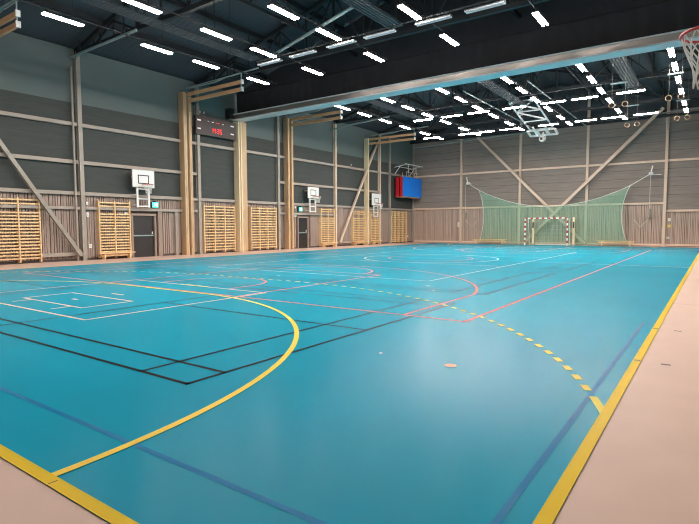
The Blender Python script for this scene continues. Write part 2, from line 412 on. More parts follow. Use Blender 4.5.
# ------------------------------------------------------------------ roof trusses
tn = ['overhead', 'first', 'second', 'third', 'fourth', 'fifth']
tl = {4.3: 'dark steel roof truss nearest above the camera', 10.43: 'dark steel roof truss in front of the scoreboard bay, nearest one seen',
      16.72: 'dark steel roof truss just before the black divider curtain', 22.9: 'dark steel roof truss just beyond the black divider curtain',
      28.93: 'dark steel roof truss in the middle of the far half', 35.0: 'dark steel roof truss farthest but one from the far wall', 40.4: 'dark steel roof truss hard against the far wall'}
for y, l in tl.items():
    t = thing('roof_truss', l, 'roof truss', (WX, y, 8.9), 'dark roof trusses')
    z0 = 8.95; xa = WX+.05; xz = RX-.05
    MB().bar((xa, y, z0), (xz, y, z0), .16, .16).build('bottom_chord', M['dark_steel'], t)
    MB().bar((xa, y, roofz(xa)-.32+.18), (RIDGE, y, roofz(RIDGE)-.32), .16, .16).bar((RIDGE, y, roofz(RIDGE)-.32), (xz, y, roofz(xz)-.32+.18), .16, .16).build('top_chord', M['dark_steel'], t)
    if y < 40:
        m_ = MB(); n = 16; st = (RX-WX)/n
        for i in range(1, n):
            x = WX+i*st; x2 = WX+(i+1)*st
            m_.bar((x, y, z0), (x, y, roofz(x)-.32), .07, .07)
            if i < n-1:
                if i % 2: m_.bar((x, y, z0), (x2, y, roofz(x2)-.32), .07, .07)
                else: m_.bar((x, y, roofz(x)-.32), (x2, y, z0), .07, .07)
        m_.build('web', M['dark_steel'], t)
# longitudinal trusses
for x, l in ((6.2, 'dark lengthwise roof girder over the left part of the hall'), (14.0, 'dark lengthwise roof girder over the right part of the hall')):
    t = thing('roof_girder', l, 'roof girder', (x, 0, 9.5), 'lengthwise girders')
    MB().box(x-.05, x+.05, 0, 40, 9.62, 9.74).build('bottom_chord', M['dark_steel'], t)
    m_ = MB(); y = .5; k = 0
    while y < 39.5:
        m_.bar((x, y, 9.68), (x, y+1.5, roofz(x)-.25) , .06, .06); m_.bar((x, y+1.5, roofz(x)-.25), (x, y+3, 9.68), .06, .06); y += 3
    m_.build('web', M['dark_steel'], t)
# wind bracing pipe
t = MB().tube([(4.4, 15.49, 8.85), (10.25, 13.72, 9.06)], .06).build('bracing_pipe', M['pipe'])
tag(t, 'pale slanting bracing pipe under the near roof, left of the ribbed panel', 'pipe')
# radiant heating panels
rl = [(3.45, 0.5, 15.3, 'ribbed heating panel hung nearest the left wall, before the divider'),
      (10.35, 0.5, 15.7, 'ribbed heating panel running to the divider at top centre'),
      (16.45, 0.5, 11.0, 'ribbed heating panel above and right of the camera, before the divider'),
      (3.45, 21.5, 31, 'ribbed heating panel nearest the left wall beyond the divider'),
      (10.35, 23.3, 31, 'ribbed heating panel in the middle beyond the divider'),
      (16.45, 20.6, 31, 'ribbed heating panel above the gymnastic rings beyond the divider')]
for x, y0, y1, l in rl:
    t = thing('radiant_panel', l, 'heating panel', (x+.32, y0, 8.7), 'ribbed ceiling heating panels')
    MB().box(x, x+.65, y0, y1, 8.84, 8.87).build('panel', M['radiant'], t)
    m_ = MB()
    for i in range(5): m_.box(x+.03+i*.125, x+.10+i*.125, y0, y1, 8.80, 8.84)
    m_.build('rib', M['ribmetal'], t)
    y = y0+.3
    while y < y1:
        for xx in (x+.05, x+.6): MB().bar((xx, y, 8.86), (xx, y, roofz(x)-.1), .015, .015).build('hanger', M['dark_steel'], t)
        y += 3
# pipe along the top of the far wall
t = MB().tube([(WX+.3, FY-.3, 8.52), (RX-.3, FY-.3, 9.35)], .045).build('conduit_pipe', M['pipe'])
tag(t, 'thin pale pipe running along the top of the far wall', 'pipe')

# ------------------------------------------------------------------ divider curtain and its beam
CY = 19.62
cu = thing('divider_curtain', 'black raised divider curtain hanging across the hall above its steel beam', 'curtain', (RIDGE, CY, 8.0))
# folded black cloth with gentle pleats, from beam up to the roof
m_ = MB(); n = 240; rows = []
for i in range(n+1):
    x = WX+.05+(RX-WX-.1)*i/n
    dy = .02*math.sin(i*1.3)+.015*math.sin(i*.37)
    n0 = len(m_.v)
    m_.v += [(x, CY+.02+dy, 7.80), (x, CY-.02+dy*.6, 8.35), (x, CY-.03+dy*.4, 9.05)]
    if i: m_.f += [(n0-3, n0, n0+1, n0-2), (n0-2, n0+1, n0+2, n0-1)]
m_.build('cloth', M['black_cloth'], cu, smooth=True)
MB().poly([(WX+.02, CY, 9.02), (RX-.02, CY, 9.02), (RX-.02, CY, roofz(RX)-.02), (RIDGE, CY, roofz(RIDGE)-.02), (WX+.02, CY, roofz(WX)-.02)]).build('upper_cloth', M['black_cloth'], cu)
MB().box(WX+.05, RX-.05, CY-.05, CY-.02, 9.03, 9.07).build('seam', M['black'], cu)
be = thing('divider_beam', 'pale grey steel beam spanning the hall under the black curtain', 'beam', (RIDGE, CY, 7.5))
BY0, BY1 = 18.98, 19.66
MB().box(WX+.3, RX-.1, BY0, BY1, 7.47, 7.52).build('bottom_flange', M['beam'], be)
o = MB(); o.v = [(WX+.3, BY0+.07, 7.52), (RX-.1, BY0+.07, 7.52), (RX-.1, BY0+.045, 7.76), (WX+.3, BY0+.045, 7.76), (WX+.3, BY0+.14, 7.52), (RX-.1, BY0+.14, 7.52), (RX-.1, BY0+.14, 7.76), (WX+.3, BY0+.14, 7.76)]
o.f = [(0,1,2,3),(5,4,7,6),(0,3,7,4),(1,5,6,2)]; o.build('web', M['beam_web'], be)
MB().box(WX+.3, RX-.1, BY0-.02, BY1, 7.76, 7.80).build('top_flange', M['beam'], be)
pl = thing('divider_pillar', 'broad pine pillar on the left wall carrying the divider beam end', 'pillar', (WX+.2, 19.7, 0))
MB().box(WX-.01, WX+.36, 19.42, 20.0, 0, 7.47).build('post', M['wood'], pl)
MB().box(WX+.0, WX+.42, 19.33, 19.41, 0, 7.6).build('guide_strip', M['wood_pale'], pl)
MB().box(WX+.36, WX+.42, 19.5, 19.58, 0, 7.46).build('edge_strip', M['wood_pale'], pl)
MB().box(WX-.01, WX+.28, 19.0, 19.9, 7.5, 7.80).build('head_plate', M['beam'], pl)
# dark speaker box beside pillar head
sp = thing('loudspeaker', 'small dark box mounted on the left wall above the scoreboard end', 'speaker', (WX+.2, 18.9, 7.9))
MB().box(WX+.02, WX+.4, 18.75, 19.05, 7.55, 8.1).build('cabinet', M['black'], sp); MB().box(WX-.05, WX+.02, 18.85, 18.95, 7.7, 7.95).build('bracket', M['dark_steel'], sp)

# ------------------------------------------------------------------ gymnastics booms
bl = {6.35: 'paired wooden booms cut by the top left frame edge', 15.95: 'wooden boom post with raised bars left of the scoreboard',
      23.85: 'wooden boom post with raised bars just beyond the divider pillar', 33.1: 'farthest wooden boom post, right of the far diagonal brace'}
for y, l in bl.items():
    t = thing('gymnastics_boom', l, 'gymnastics boom', (WX+.3, y, 0), 'gymnastics booms along the left wall')
    k = .8 if y > 30 else 1
    if y > 10:
        for dy, w_, mm in ((-.27*k, .14, 'wood'), (-.10*k, .10, 'wood_pale'), (.08*k, .16*k, 'wood')):
            if y > 30 and dy > 0: continue
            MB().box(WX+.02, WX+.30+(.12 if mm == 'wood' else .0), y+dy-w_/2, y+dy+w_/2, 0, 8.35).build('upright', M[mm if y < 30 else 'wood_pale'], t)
    else:
        MB().box(WX+.02, WX+.3, y-.2, y+.2, 0, 8.35).build('upright', M['wood'], t)
    for z in (8.30, 7.96):
        MB().bar((WX+.35, y+.05, z), (2.12, y+.05, z), .10, .17).build('beam', M['boomwood'], t, bevel=.02)
        MB().box(2.10, 2.16, y-.02, y+.12, z-.10, z+.10).build('end_cap', M['white'], t)
    MB().tube([(2.06, y+.05, 8.0), (2.06, y+.05, 8.72)], .025).build('end_hanger', M['pipe'], t)
    MB().tube([(WX+.05, y+.05, 8.6), (0.2, y+.05, 8.58), (.9, y+.05, 8.68), (3.2, y+.05, 8.74)], .04).build('ceiling_rail', M['pipe'], t)
    MB().tube([(WX+.05, y-.14, 8.56), (2.9, y-.05, 8.68)], .025).build('guide_rail', M['pipe'], t)
    for x in (-.3, 1.1, 2.6): MB().bar((x, y+.05, 8.62), (x, y+.05, roofz(x)-.1), .03, .03).build('rail_hanger', M['dark_steel'], t)
    if y > 30: MB().bar((WX+.15, y+.1, 6.9), (-1.1, y+.1, 8.3), .08, .08).build('strut', M['dark_steel'], t)
# horizontal ceiling pipes at columns
for y, l in ((10.2, 'pale horizontal pipe under the nearest visible roof truss, left'), (28.5, 'pale horizontal pipe under the roof above the second side hoop')):
    t = thing('ceiling_pipe', l, 'pipe', (WX, y, 8.6), 'pale ceiling pipes')
    MB().tube([(WX+.0, y, 8.70 if y < 20 else 8.35), (-1.2, y, 8.74 if y < 20 else 8.5), (2.7, y, 8.80 if y < 20 else 8.72)], .055).build('pipe', M['pipe'], t)
    for x in (-1.4, .2, 1.9): MB().bar((x, y, 8.78), (x, y, roofz(x)-.1), .05, .05).build('hanger', M['dark_steel'], t)
# leaning storage pole beside the near column
t = MB().tube([(WX+.25, 10.08, .0), (WX+.16, 10.14, 8.3)], .045).build('climbing_pole', M['rail'])
tag(t, 'thin upright pole beside the near column, left of the first door', 'pole')

# ------------------------------------------------------------------ wall bars
def bars(ys, label, top=2.66, gap=True, bench=None):
    t = thing('wall_bars', label, 'wall bars', (WX+.15, (ys[0]+ys[-1])/2, 0), 'pine wall bars')
    x0 = WX+.03 if False else WX+.0
    for y in ys: MB().box(WX+.0, WX+.20, y-.028, y+.028, .06, top).build('upright', M['wood_bar'], t)
    zs = [top-.08, top-.24]
    z = 2.06 if gap else top-.40
    if not gap: zs = [top-.08, top-.24]
    while z > .14: zs.append(z); z -= .132 if gap else .158
    for z in zs: MB().box(WX+.13, WX+.175, ys[0]-.03, ys[-1]+.03, z-.03, z+.03).build('rung', M['wood_bar'], t)
    if bench:
        b0, b1 = bench
        q = thing('gym_bench', 'long wooden bench leaning against ' + bench_lab[ys[0]], 'bench', (WX+.3, (b0+b1)/2, 0), 'benches by the wall bars')
        MB().box(WX+.21, WX+.46, b0, b1, .26, .31).build('seat', M['wood_bar'], q)
        MB().box(WX+.30, WX+.36, b0+.1, b1-.1, .14, .22).build('beam', M['wood_bar'], q)
        for y in (b0+.25, b1-.25): MB().box(WX+.22, WX+.45, y-.03, y+.03, 0, .26).build('leg', M['wood_bar'], q)
bench_lab = {11.13: 'the wall bars left of the first door', 27.17: 'the wall bars right of the second door', 31.08: 'the wall bars left of the farthest boom post', 33.6: 'the wall bars under the farthest hoop', 7.0:'the leftmost wall bars'}
bars([6.1, 7.0, 7.83, 8.62], 'wall bars cut by the left frame edge, under the near diagonal brace')
bars([11.13, 11.88, 12.62], 'wall bars between the near column and the first door', bench=(10.95, 12.68))
bars([16.98, 17.7, 18.42, 19.16], 'wall bars directly under the scoreboard', gap=False)
bars([20.46, 21.15, 21.85, 22.6], 'wall bars between the divider pillar and the next column', gap=False)
bars([27.17, 27.95, 28.7], 'wall bars right of the second door, left of a steel column', top=2.75, bench=(27.0, 28.78))
bars([31.08, 31.87, 32.7], 'wall bars left of the farthest boom post, touching it', bench=(30.9, 32.7))
bars([33.6, 34.3, 34.85], 'wall bars right of the farthest boom post, under a hoop', bench=(33.5, 34.85))
bars([36.9, 37.5, 38.15, 38.85, 39.5], 'farthest wall bars, below the hanging blue mats', top=2.78, gap=False)

# ------------------------------------------------------------------ wall hoops
def hoop(y, label, w=1.14, z0=3.33, z1=4.12, x=-1.75, s=1, leg=True):
    """s=+1 faces +x (left wall), s=-1 faces -x"""
    t = thing('basketball_hoop', label, 'basketball hoop', (x, y, z0), 'wall mounted hoops')
    X = lambda d: x+s*d
    def bx(a, b, *r): return MB().box(min(X(a), X(b)), max(X(a), X(b)), *r)
    bd = bx(-.03, 0, y-w/2, y+w/2, z0, z1).build('backboard', M['offwhite'], t)
    m_ = MB(); a, b, c, d = y-.29, y+.29, z0+.16, z0+.58; e = .045
    for q in ((a, b, c, c+e), (a, b, d-e, d), (a, a+e, c, d), (b-e, b, c, d)):
        m_.box(min(X(0), X(.006)), max(X(0), X(.006)), q[0], q[1], q[2], q[3])
    m_.build('target_square', M['black'], bd)
    m_ = MB()
    for q in ((y-w/2, y+w/2, z0-.02, z0), (y-w/2, y+w/2, z1, z1+.02), (y-w/2-.02, y-w/2, z0-.02, z1+.02), (y+w/2, y+w/2+.02, z0-.02, z1+.02)):
        m_.box(min(X(-.04), X(.008)), max(X(-.04), X(.008)), *q)
    m_.build('backboard_edge', M['steel'], bd)
    rz = 3.42 if s > 0 else 3.05
    rz = z0+.12
    cx = X(.375)
    ring = [(cx+.225*math.cos(2*math.pi*i/32), y+.225*math.sin(2*math.pi*i/32), rz) for i in range(32)]
    rm = MB().tube(ring, .013, 8, True)
    rm.bar((X(0), y-.09, rz), (X(.17), y-.09, rz), .02, .02).bar((X(0), y+.09, rz), (X(.17), y+.09, rz), .02, .02)
    rm.build('rim', M['red'], t, smooth=False)
    m_ = MB(); K = 12
    rr = [.222, .20, .165, .135, .12, .125]; zz = [0, -.09, -.18, -.27, -.35, -.43]
    for k in range(K):
        for sg in (1, -1):
            m_.tube([(cx+rr[i]*math.cos(2*math.pi*(k+sg*i*.5)/K), y+rr[i]*math.sin(2*math.pi*(k+sg*i*.5)/K), rz+zz[i]) for i in range(6)], .006, 5)
    m_.build('net', M['net'], t)
    # support frame down to the wall
    wx = WX+.05 if s > 0 else RX-.05
    m_ = MB()
    for dy in (-.3, .3):
        m_.bar((X(-.08), y+dy, z0+.6), (X(-.08), y+dy, z0-.95), .09, .07)
        for zz in (.5, -.35, -.85): m_.bar((X(-.08), y+dy, z0+zz), (wx-s*.07, y+dy, z0+zz), .05, .05)
        m_.bar((X(-.04), y+dy, z0+.02), (X(.2), y+dy*.5, z0+.02), .04, .04)
    for zz in (-.08, -.55, -.9): m_.bar((X(-.08), y-.3, z0+zz), (X(-.08), y+.3, z0+zz), .05, .05)
    m_.build('support_frame', M['white'], t)
    return t
hoop(13.2, 'white backboard hoop above the first door, nearest on the left wall', z0=3.36, z1=4.17)
hoop(25.95, 'white backboard hoop above the second door, middle of the left wall', w=1.16, z0=3.38, z1=4.12)
hoop(33.95, 'white backboard hoop right of the farthest boom post', w=1.36, z0=3.16, z1=4.08)
hoop(4.0, 'red hoop rim with white net cut by the top right frame edge', w=1.8, z0=2.93, z1=3.98, x=20.52+.375, s=-1)

# ------------------------------------------------------------------ signs and small wall items
def exit_sign(y, z, label):
    t = thing('exit_sign', label, 'exit sign', (WX+.2, y, z), 'green exit signs')
    MB().box(WX+.0, WX+.16, y-.03, y+.03, z+.12, z+.2).build('bracket', M['black'], t)
    MB().box(WX+.02, WX+.14, y-.19, y+.19, z-.15, z+.15).build('housing', M['black'], t)
    f = MB().box(WX+.14, WX+.15, y-.17, y+.17, z-.13, z+.13).build('face', M['exit'], t)
    m_ = MB(); x0, x1 = WX+.15, WX+.155
    m_.box(x0, x1, y+.04, y+.12, z-.09, z+.09)              # doorway
    m_.bar((x0+.003, y-.04, z+.02), (x0+.003, y-.01, z-.04), .03, .004, (1,0,0)).bar((x0+.003, y-.03, z-.03), (x0+.003, y-.10, z-.09), .02, .004, (1,0,0)).bar((x0+.003, y-.02, z+.03), (x0+.003, y+.02, z-.0), .018, .004, (1,0,0))
    m_.box(x0, x1, y-.05, y-.015, z+.04, z+.075)
    m_.build('pictogram', M['exit_white'], t)
exit_sign(14.02, 2.56, 'glowing green exit sign right of the nearest hoop, above first door')
exit_sign(25.0, 2.62, 'glowing green exit sign above the second door, near the divider')
def plate(x, y, z, w, h, label, m='white', far=False):
    t = thing('wall_switch', label, 'wall switch', (x, y, z), 'small white wall boxes')
    if far: MB().box(x-w/2, x+w/2, FY-.02, FY+.02, z-h/2, z+h/2).build('cover', M[m], t); MB().box(x-w/5, x+w/5, FY-.03, FY-.02, z-h/4, z+h/4).build('button', M['housing'], t)
    else: MB().box(WX-.02, WX+.04, y-w/2, y+w/2, z-h/2, z+h/2).build('cover', M[m], t); MB().box(WX+.04, WX+.05, y-w/5, y+w/5, z-h/4, z+h/4).build('button', M['housing'], t)
plate(WX, 10.68, 2.52, .10, .14, 'small white wall box right of the near column, topmost')
plate(WX, 10.68, 2.02, .10, .2, 'narrow white wall box right of the near column, middle one')
plate(WX, 10.75, .62, .14, .18, 'small white socket near the floor right of the near column')
plate(WX, 12.55, 2.10, .2, .16, 'white emergency light box left of the first door head')
plate(WX, 24.6, 2.75, .14, .16, 'small white box left of the second exit sign')
plate(WX, 24.6, 2.2, .2, .14, 'white box at the head of the second door, left side')
plate(WX, 40.0, .55, .12, .14, 'small white socket in the far left corner')
plate(2.3, FY, 1.6, .16, .38, 'white box on the far wall left of the green net', far=True)
plate(17.95, FY, 1.86, .16, .22, 'white box above the yellow sign on the far wall', far=True)
plate(17.95, FY, 1.42, .24, .2, 'small yellow sign on the far wall beside right column', 'signyellow', far=True)
plate(17.9, FY, .6, .2, .16, 'white box low on the far wall beside right column', far=True)
# security camera dots on upper wall
for y, z, l in ((16.95, 7.62, 'tiny white wall detector above the scoreboard, left one'), (17.25, 7.62, 'tiny white wall detector above the scoreboard, right one'), (31.1, 6.15, 'tiny white detector on the dark panels of the far left wall')):
    t = thing('motion_detector', l, 'detector', (WX, y, z), 'wall detectors')
    MB().box(WX-.03, WX+.05, y-.05, y+.05, z-.06, z+.06).build('body', M['white'], t, bevel=.01); MB().box(WX+.05, WX+.06, y-.025, y+.025, z-.03, z+.0).build('lens', M['black'], t)

# ------------------------------------------------------------------ scoreboard
sb = thing('scoreboard', 'dark scoreboard showing 14:35 in red digits, left of divider', 'scoreboard', (WX+.1, 18.05, 6.4))
S0, S1, SZ0, SZ1 = 16.45, 19.2, 6.38, 7.36
MB().box(WX+.2, WX+.32, S0, S1, SZ0, SZ1).build('case', M['score'], sb)
xf = WX+.32
for y in (17.3, 18.6): MB().box(WX-.03, WX+.2, y-.04, y+.04, 6.6, 7.2).build('wall_bracket', M['dark_steel'], sb)
m_ = MB()
SEG = {'1': 'bc', '4': 'fgbc', '3': 'abgcd', '5': 'afgcd'}
def digit(mb, ch, y, z, w=.13, h=.26, t=.03):
    g = {'a': (y, y+w, z+h-t, z+h), 'g': (y, y+w, z+h/2-t/2, z+h/2+t/2), 'd': (y, y+w, z, z+t), 'f': (y, y+t, z+h/2, z+h), 'b': (y+w-t, y+w, z+h/2, z+h), 'e': (y, y+t, z, z+h/2), 'c': (y+w-t, y+w, z, z+h/2)}
    for s in SEG[ch]: mb.box(xf, xf+.008, *g[s])
for ch, y in zip('1435', (17.46, 17.63, 17.88, 18.07)): digit(m_, ch, y, 6.56)
for z in (6.62, 6.73): m_.box(xf, xf+.008, 17.80, 17.83, z, z+.03)
m_.build('clock_digits', M['led'], sb)
m_ = MB()
for (a, b, z) in ((16.56, 16.78, 7.12), (16.56, 16.78, 6.68), (18.84, 19.08, 7.12), (18.84, 19.08, 6.68)): m_.box(xf, xf+.006, a, b, z-.035, z+.035)
for (a, b, z) in ((17.25, 17.33, 7.14), (17.52, 17.66, 7.14), (18.25, 18.36, 7.12)): m_.box(xf, xf+.006, a, b, z-.018, z+.018)
m_.build('caption', M['label_white'], sb)
m_ = MB(); m_.box(xf, xf+.006, 17.85, 18.05, 7.115, 7.14); m_.build('period_lamp', M['led'], sb)

# ------------------------------------------------------------------ hanging mats in the corner
mr = thing('mat_rack', 'white wall rack arms holding the gym mats in the far corner', 'rack', (WX, 38.8, 6.0))
for y in (37.6, 40.2):
    MB().bar((WX, y, 6.55), (-1.0, y, 6.75), .05, .05).bar((WX+.05, y, 6.0), (WX+.55, y, 6.6), .05, .05).build('arm', M['white'], mr)
MB().bar((-1.0, 37.3, 6.75), (-1.0, 40.5, 6.75), .06, .06).bar((-1.9, 37.3, 6.6), (-1.9, 40.5, 6.6), .05, .05).build('rail', M['white'], mr)
for y in (38.2, 39.6): MB().bar((-1.2, y, 6.1), (-1.2, y, 6.75), .05, .05).bar((-1.2, y-.35, 6.12), (-1.2, y+.35, 6.12), .05, .05).build('clamp', M['housing'], mr)
def gmat(x0, x1, m, label, n=5):
    t = thing('gym_mat', label, 'gym mat', ((x0+x1)/2, 38.85, 3.98), 'mats hanging in the corner')
    for i in range(n):
        a = 37.25+3.2*i/n; MB().box(x0, x1, a+.006, a+3.2/n-.006, 4.0, 5.68).build('panel', M[m], t, bevel=.02)
    MB().box(x0, x1, 37.25, 40.45, 3.96, 3.995).build('edge', M['boomwood'], t)
    MB().bar(((x0+x1)/2, 38.2, 5.66), ((x0+x1)/2, 38.2, 6.13), .03, .03).bar(((x0+x1)/2, 39.6, 5.66), ((x0+x1)/2, 39.6, 6.13), .03, .03).build('hanger', M['housing'], t)
gmat(-1.92, -1.62, 'redmat', 'red gym mat hanging closest to the corner wall, leftmost of three')
gmat(-1.50, -1.24, 'redmat', 'red gym mat hanging in the middle, right behind the blue mat')
gmat(-1.22, -1.08, 'bluemat', 'large blue gym mat hanging in front of two red mats')

# ------------------------------------------------------------------ handball goal
GY = 39.05; g0, g1 = 8.6, 11.68
go = thing('handball_goal', 'red and white striped handball goal at the far wall', 'goal', ((g0+g1)/2, GY, 0))
def striped(name, a, b, n, first):
    a = Vector(a); b = Vector(b); r = MB(); w = MB()
    for i in range(n):
        p = a+(b-a)*i/n; q = a+(b-a)*(i+1)/n
        (r if (i+first) % 2 == 0 else w).bar(p, q, .09, .09)
    o = w.build(name, M['white'], go); r.build('stripe', M['redmat'], o)
zt = 2.04
striped('goal_post', (g0, GY, 0), (g0, GY, zt), 11, 1); striped('goal_post', (g1, GY, 0), (g1, GY, zt), 11, 1)
striped('crossbar', (g0, GY, zt), (g1, GY, zt), 15, 0)
for x in (g0+.06, g1-.02):
    MB().tube([(x, GY, 2.02), (x+.02, GY+.5, 2.0), (x, GY+.85, .9), (x, GY+1.0, .05)], .02).build('net_stay', M['white'], go)
MB().tube([(g0+.06, GY+1.0, .03), (g1, GY+1.0, .03)], .02).build('ground_bar', M['white'], go)
m_ = MB()
P = lambda u, v: (g0+(g1-g0)*u, GY+(.0+.55*min(1, v*3) if v < .33 else .55+.4*(v-.33)/.67), 2.02 if v < .33 else 2.02*(1-(v-.33)/.67))
for i in range(11):
    u = i/10; m_.tube([P(u, v/10) for v in range(11)], .002, 4)
for j in range(1, 11): m_.tube([P(i/6, j/10) for i in range(7)], .002, 4)
m_.build('net', M['net'], go)
for x, l in ((9.02, 'pale timber post standing behind the left side of the goal'), (11.98, 'pale timber post standing just right of the goal')):
    t = thing('storage_post', l, 'post', (x, 39.75, 0), 'pale posts behind the goal')
    MB().box(x-.08, x+.08, 39.68, 39.84, 0, 2.1).build('post', M['wood_pale'], t); MB().box(x-.05, x+.05, 39.66, 39.68, 1.3, 1.75).build('fitting', M['black'], t)
    MB().box(x-.12, x+.12, 39.62, 39.9, 0, .06).build('foot', M['steel'], t)

# ------------------------------------------------------------------ ball stop net
NYY = 40.15
bn = thing('ball_stop_net', 'green ball-stop net sagging across the far wall behind the goal', 'net', (10, NYY, 0))
def topz(x):
    u = (x-4.45)/(15.55-4.45); return (4.42*(1-u)+4.28*u)-4*1.38*u*(1-u)
m_ = MB(); nu, nv = 40, 10; 
for i in range(nu+1):
    for j in range(nv+1):
        u = i/nu; v = j/nv
        inn = .45*math.sin(math.pi*v)**.8 if v not in (0, 1) else 0
        xl = 4.45+inn*.9; xr = 15.6-inn*1.15
        x = xl+(xr-xl)*u; zz = .04+(topz(4.45+(15.55-4.45)*u)-.04)*v
        m_.v.append((x, NYY+.05*math.sin(u*17)*(1-v), zz))
        if i and j:
            a = len(m_.v)-1; m_.f.append((a, a-1, a-nv-2, a-nv-1))
m_.build('mesh', M['greennet'], bn, smooth=True)
MB().tube([(3.5, NYY+.05, 5.0)]+[(4.45+11.1*i/30, NYY, topz(4.45+11.1*i/30)) for i in range(31)]+[(16.75, NYY+.05, 5.02)], .022, 6).build('top_rope', M['net'], bn)
for lf in (0, 1):
    pts = []
    for j in range(13):
        v = j/12; inn = .45*math.sin(math.pi*v)**.8 if 0 < v < 1 else 0
        pts.append((4.45+inn*.9 if lf == 0 else 15.6-inn*1.15, NYY-.02, .04+4.3*v))
    MB().tube(pts, .022, 6).build('side_rope', M['net'], bn)
for x, s, l in ((3.4, -1, 'white pulley bracket left of the green net on far wall'), (16.78, 1, 'white pulley bracket right of the green net on far wall')):
    t = thing('net_pulley', l, 'pulley bracket', (x, FY-.3, 5.0), 'net pulleys')
    MB().bar((x, FY+.01, 5.05), (x, FY-.75, 5.05), .06, .06).bar((x, FY-.7, 5.0), (x+.12*s, FY-.7, 5.6), .07, .07).build('arm', M['white'], t)
    MB().tube([(x-.1, FY-.7, 5.05), (x+.16, FY-.7, 5.05)], .1, 12).build('wheel', M['white'], t)
    MB().bar((x+.02, FY-.7, 5.0), (x+.62*(1 if s > 0 else -.5), FY-.3, 5.0), .04, .04).build('stay', M['white'], t)
    MB().tube([(x-.22 if s < 0 else x-.0, FY-.62, 4.95), (x-.22 if s < 0 else x-.0, FY-.55, 2.6)], .012, 5).build('cord', M['net'], t)
    xw = x-.22 if s < 0 else x
    MB().tube([(xw, FY-.55, 2.02), (xw, FY-.55, 2.62)], .09, 10).build('counterweight', M['steel'], t)
    MB().tube([(xw, FY-.55, 2.0), (xw-.1*s, FY-.5, 1.85), (xw-.55*s, FY-.45, 1.35), (xw-.95*s, FY-.45, 1.9)] , .014, 5).build('slack_cord', M['net'], t)

# ------------------------------------------------------------------ gym benches at far wall
for x0, x1, l in ((4.0, 6.9, 'low wooden bench at the far wall left of the goal'), (13.55, 16.05, 'low wooden bench at the far wall right of the goal')):
    t = thing('gym_bench', l, 'bench', ((x0+x1)/2, 39.9, 0), 'benches at the far wall')
    MB().box(x0, x1, 39.78, 40.02, .33, .37).build('seat', M['wood_bar'], t)
    MB().box(x0+.1, x1-.1, 39.87, 39.93, .2, .27).build('beam', M['wood_bar'], t)
    for x in (x0+.35, x1-.35): MB().box(x-.04, x+.04, 39.79, 40.01, 0, .33).build('leg', M['wood_pale'], t)

# ------------------------------------------------------------------ ceiling-folded basketball frame
fb = thing('folding_hoop', 'white ceiling basketball frame folded up under the far roof', 'basketball hoop', (10.7, 33, 8))
m_ = MB()
for x in (9.95, 11.45): m_.bar((x, 30.6, 9.05), (x, 35.4, 8.0), .08, .08)
for k, (y, z) in enumerate(((30.7, 9.03), (32.2, 8.70), (33.8, 8.35), (35.2, 8.04))): m_.bar((9.95, y, z), (11.45, y, z), .07, .07)
m_.bar((9.95, 30.7, 9.03), (11.45, 32.2, 8.7), .08, .08).bar((11.45, 30.7, 9.03), (9.95, 32.2, 8.7), .08, .08).bar((9.95, 32.2, 8.7), (11.45, 33.8, 8.35), .08, .08)
m_.build('arm', M['beam'], fb)
m_ = MB()
for x in (10.3, 11.1): m_.bar((x, 34.6, 8.1), (x, 35.6, 7.72), .10, .10)
m_.build('inner_arm', M['white'], fb)
m_ = MB()
for a, b in (((9.8, 35.1, 7.95), (11.6, 35.1, 7.95)), ((9.8, 35.9, 7.72), (11.6, 35.9, 7.72)), ((9.8, 35.1, 7.95), (9.8, 35.9, 7.72)), ((11.6, 35.1, 7.95), (11.6, 35.9, 7.72)), ((10.4, 35.1, 7.95), (10.4, 35.9, 7.72)), ((11.0, 35.1, 7.95), (11.0, 35.9, 7.72))): m_.bar(a, b, .12, .12)
m_.build('backboard_frame', M['white'], fb)
cx, cy, cz = 10.75, 35.35, 7.42
MB().tube([(cx+.225*math.cos(a*math.pi/12), cy+.1*math.sin(a*math.pi/12), cz+.225*math.sin(a*math.pi/12)) for a in range(24)], .014, 8, True).bar((cx, cy, cz+.22), (cx, cy+.2, 7.85), .08, .05).build('rim', M['white'], fb)
m_ = MB()
for k in range(10):
    for sg in (1, -1):
        m_.tube([(cx+r*math.cos(2*math.pi*(k+sg*i*.5)/10), cy-.09*i, cz+r*math.sin(2*math.pi*(k+sg*i*.5)/10)-.02*i) for i, r in enumerate((.22, .19, .16, .13, .12))], .022, 5)
m_.build('net', M['net'], fb)
for x in (9.95, 11.45):
    MB().bar((x, 30.6, 9.05), (x, 30.6, roofz(x)-.1), .05, .05).build('hanger', M['dark_steel'], fb); MB().bar((x, 34.9, 8.1), (x, 34.9, roofz(x)-.1), .02, .02).build('hanger', M['dark_steel'], fb)
for x, l in ((9.2, 'thin track pipe left of the folded ceiling hoop'), (12.6, 'thin track pipe right of the folded ceiling hoop')):
    t = thing('track_pipe', l, 'pipe', (x, 33, 8.7), 'tracks beside folded hoop')
    MB().tube([(x, 25.5, 8.75), (x, 40.2, 8.75)], .035).build('pipe', M['pipe'], t)
    for y in (26, 31, 36, 40): MB().bar((x, y, 8.75), (x, y, roofz(x)-.1), .025, .025).build('hanger', M['dark_steel'], t)

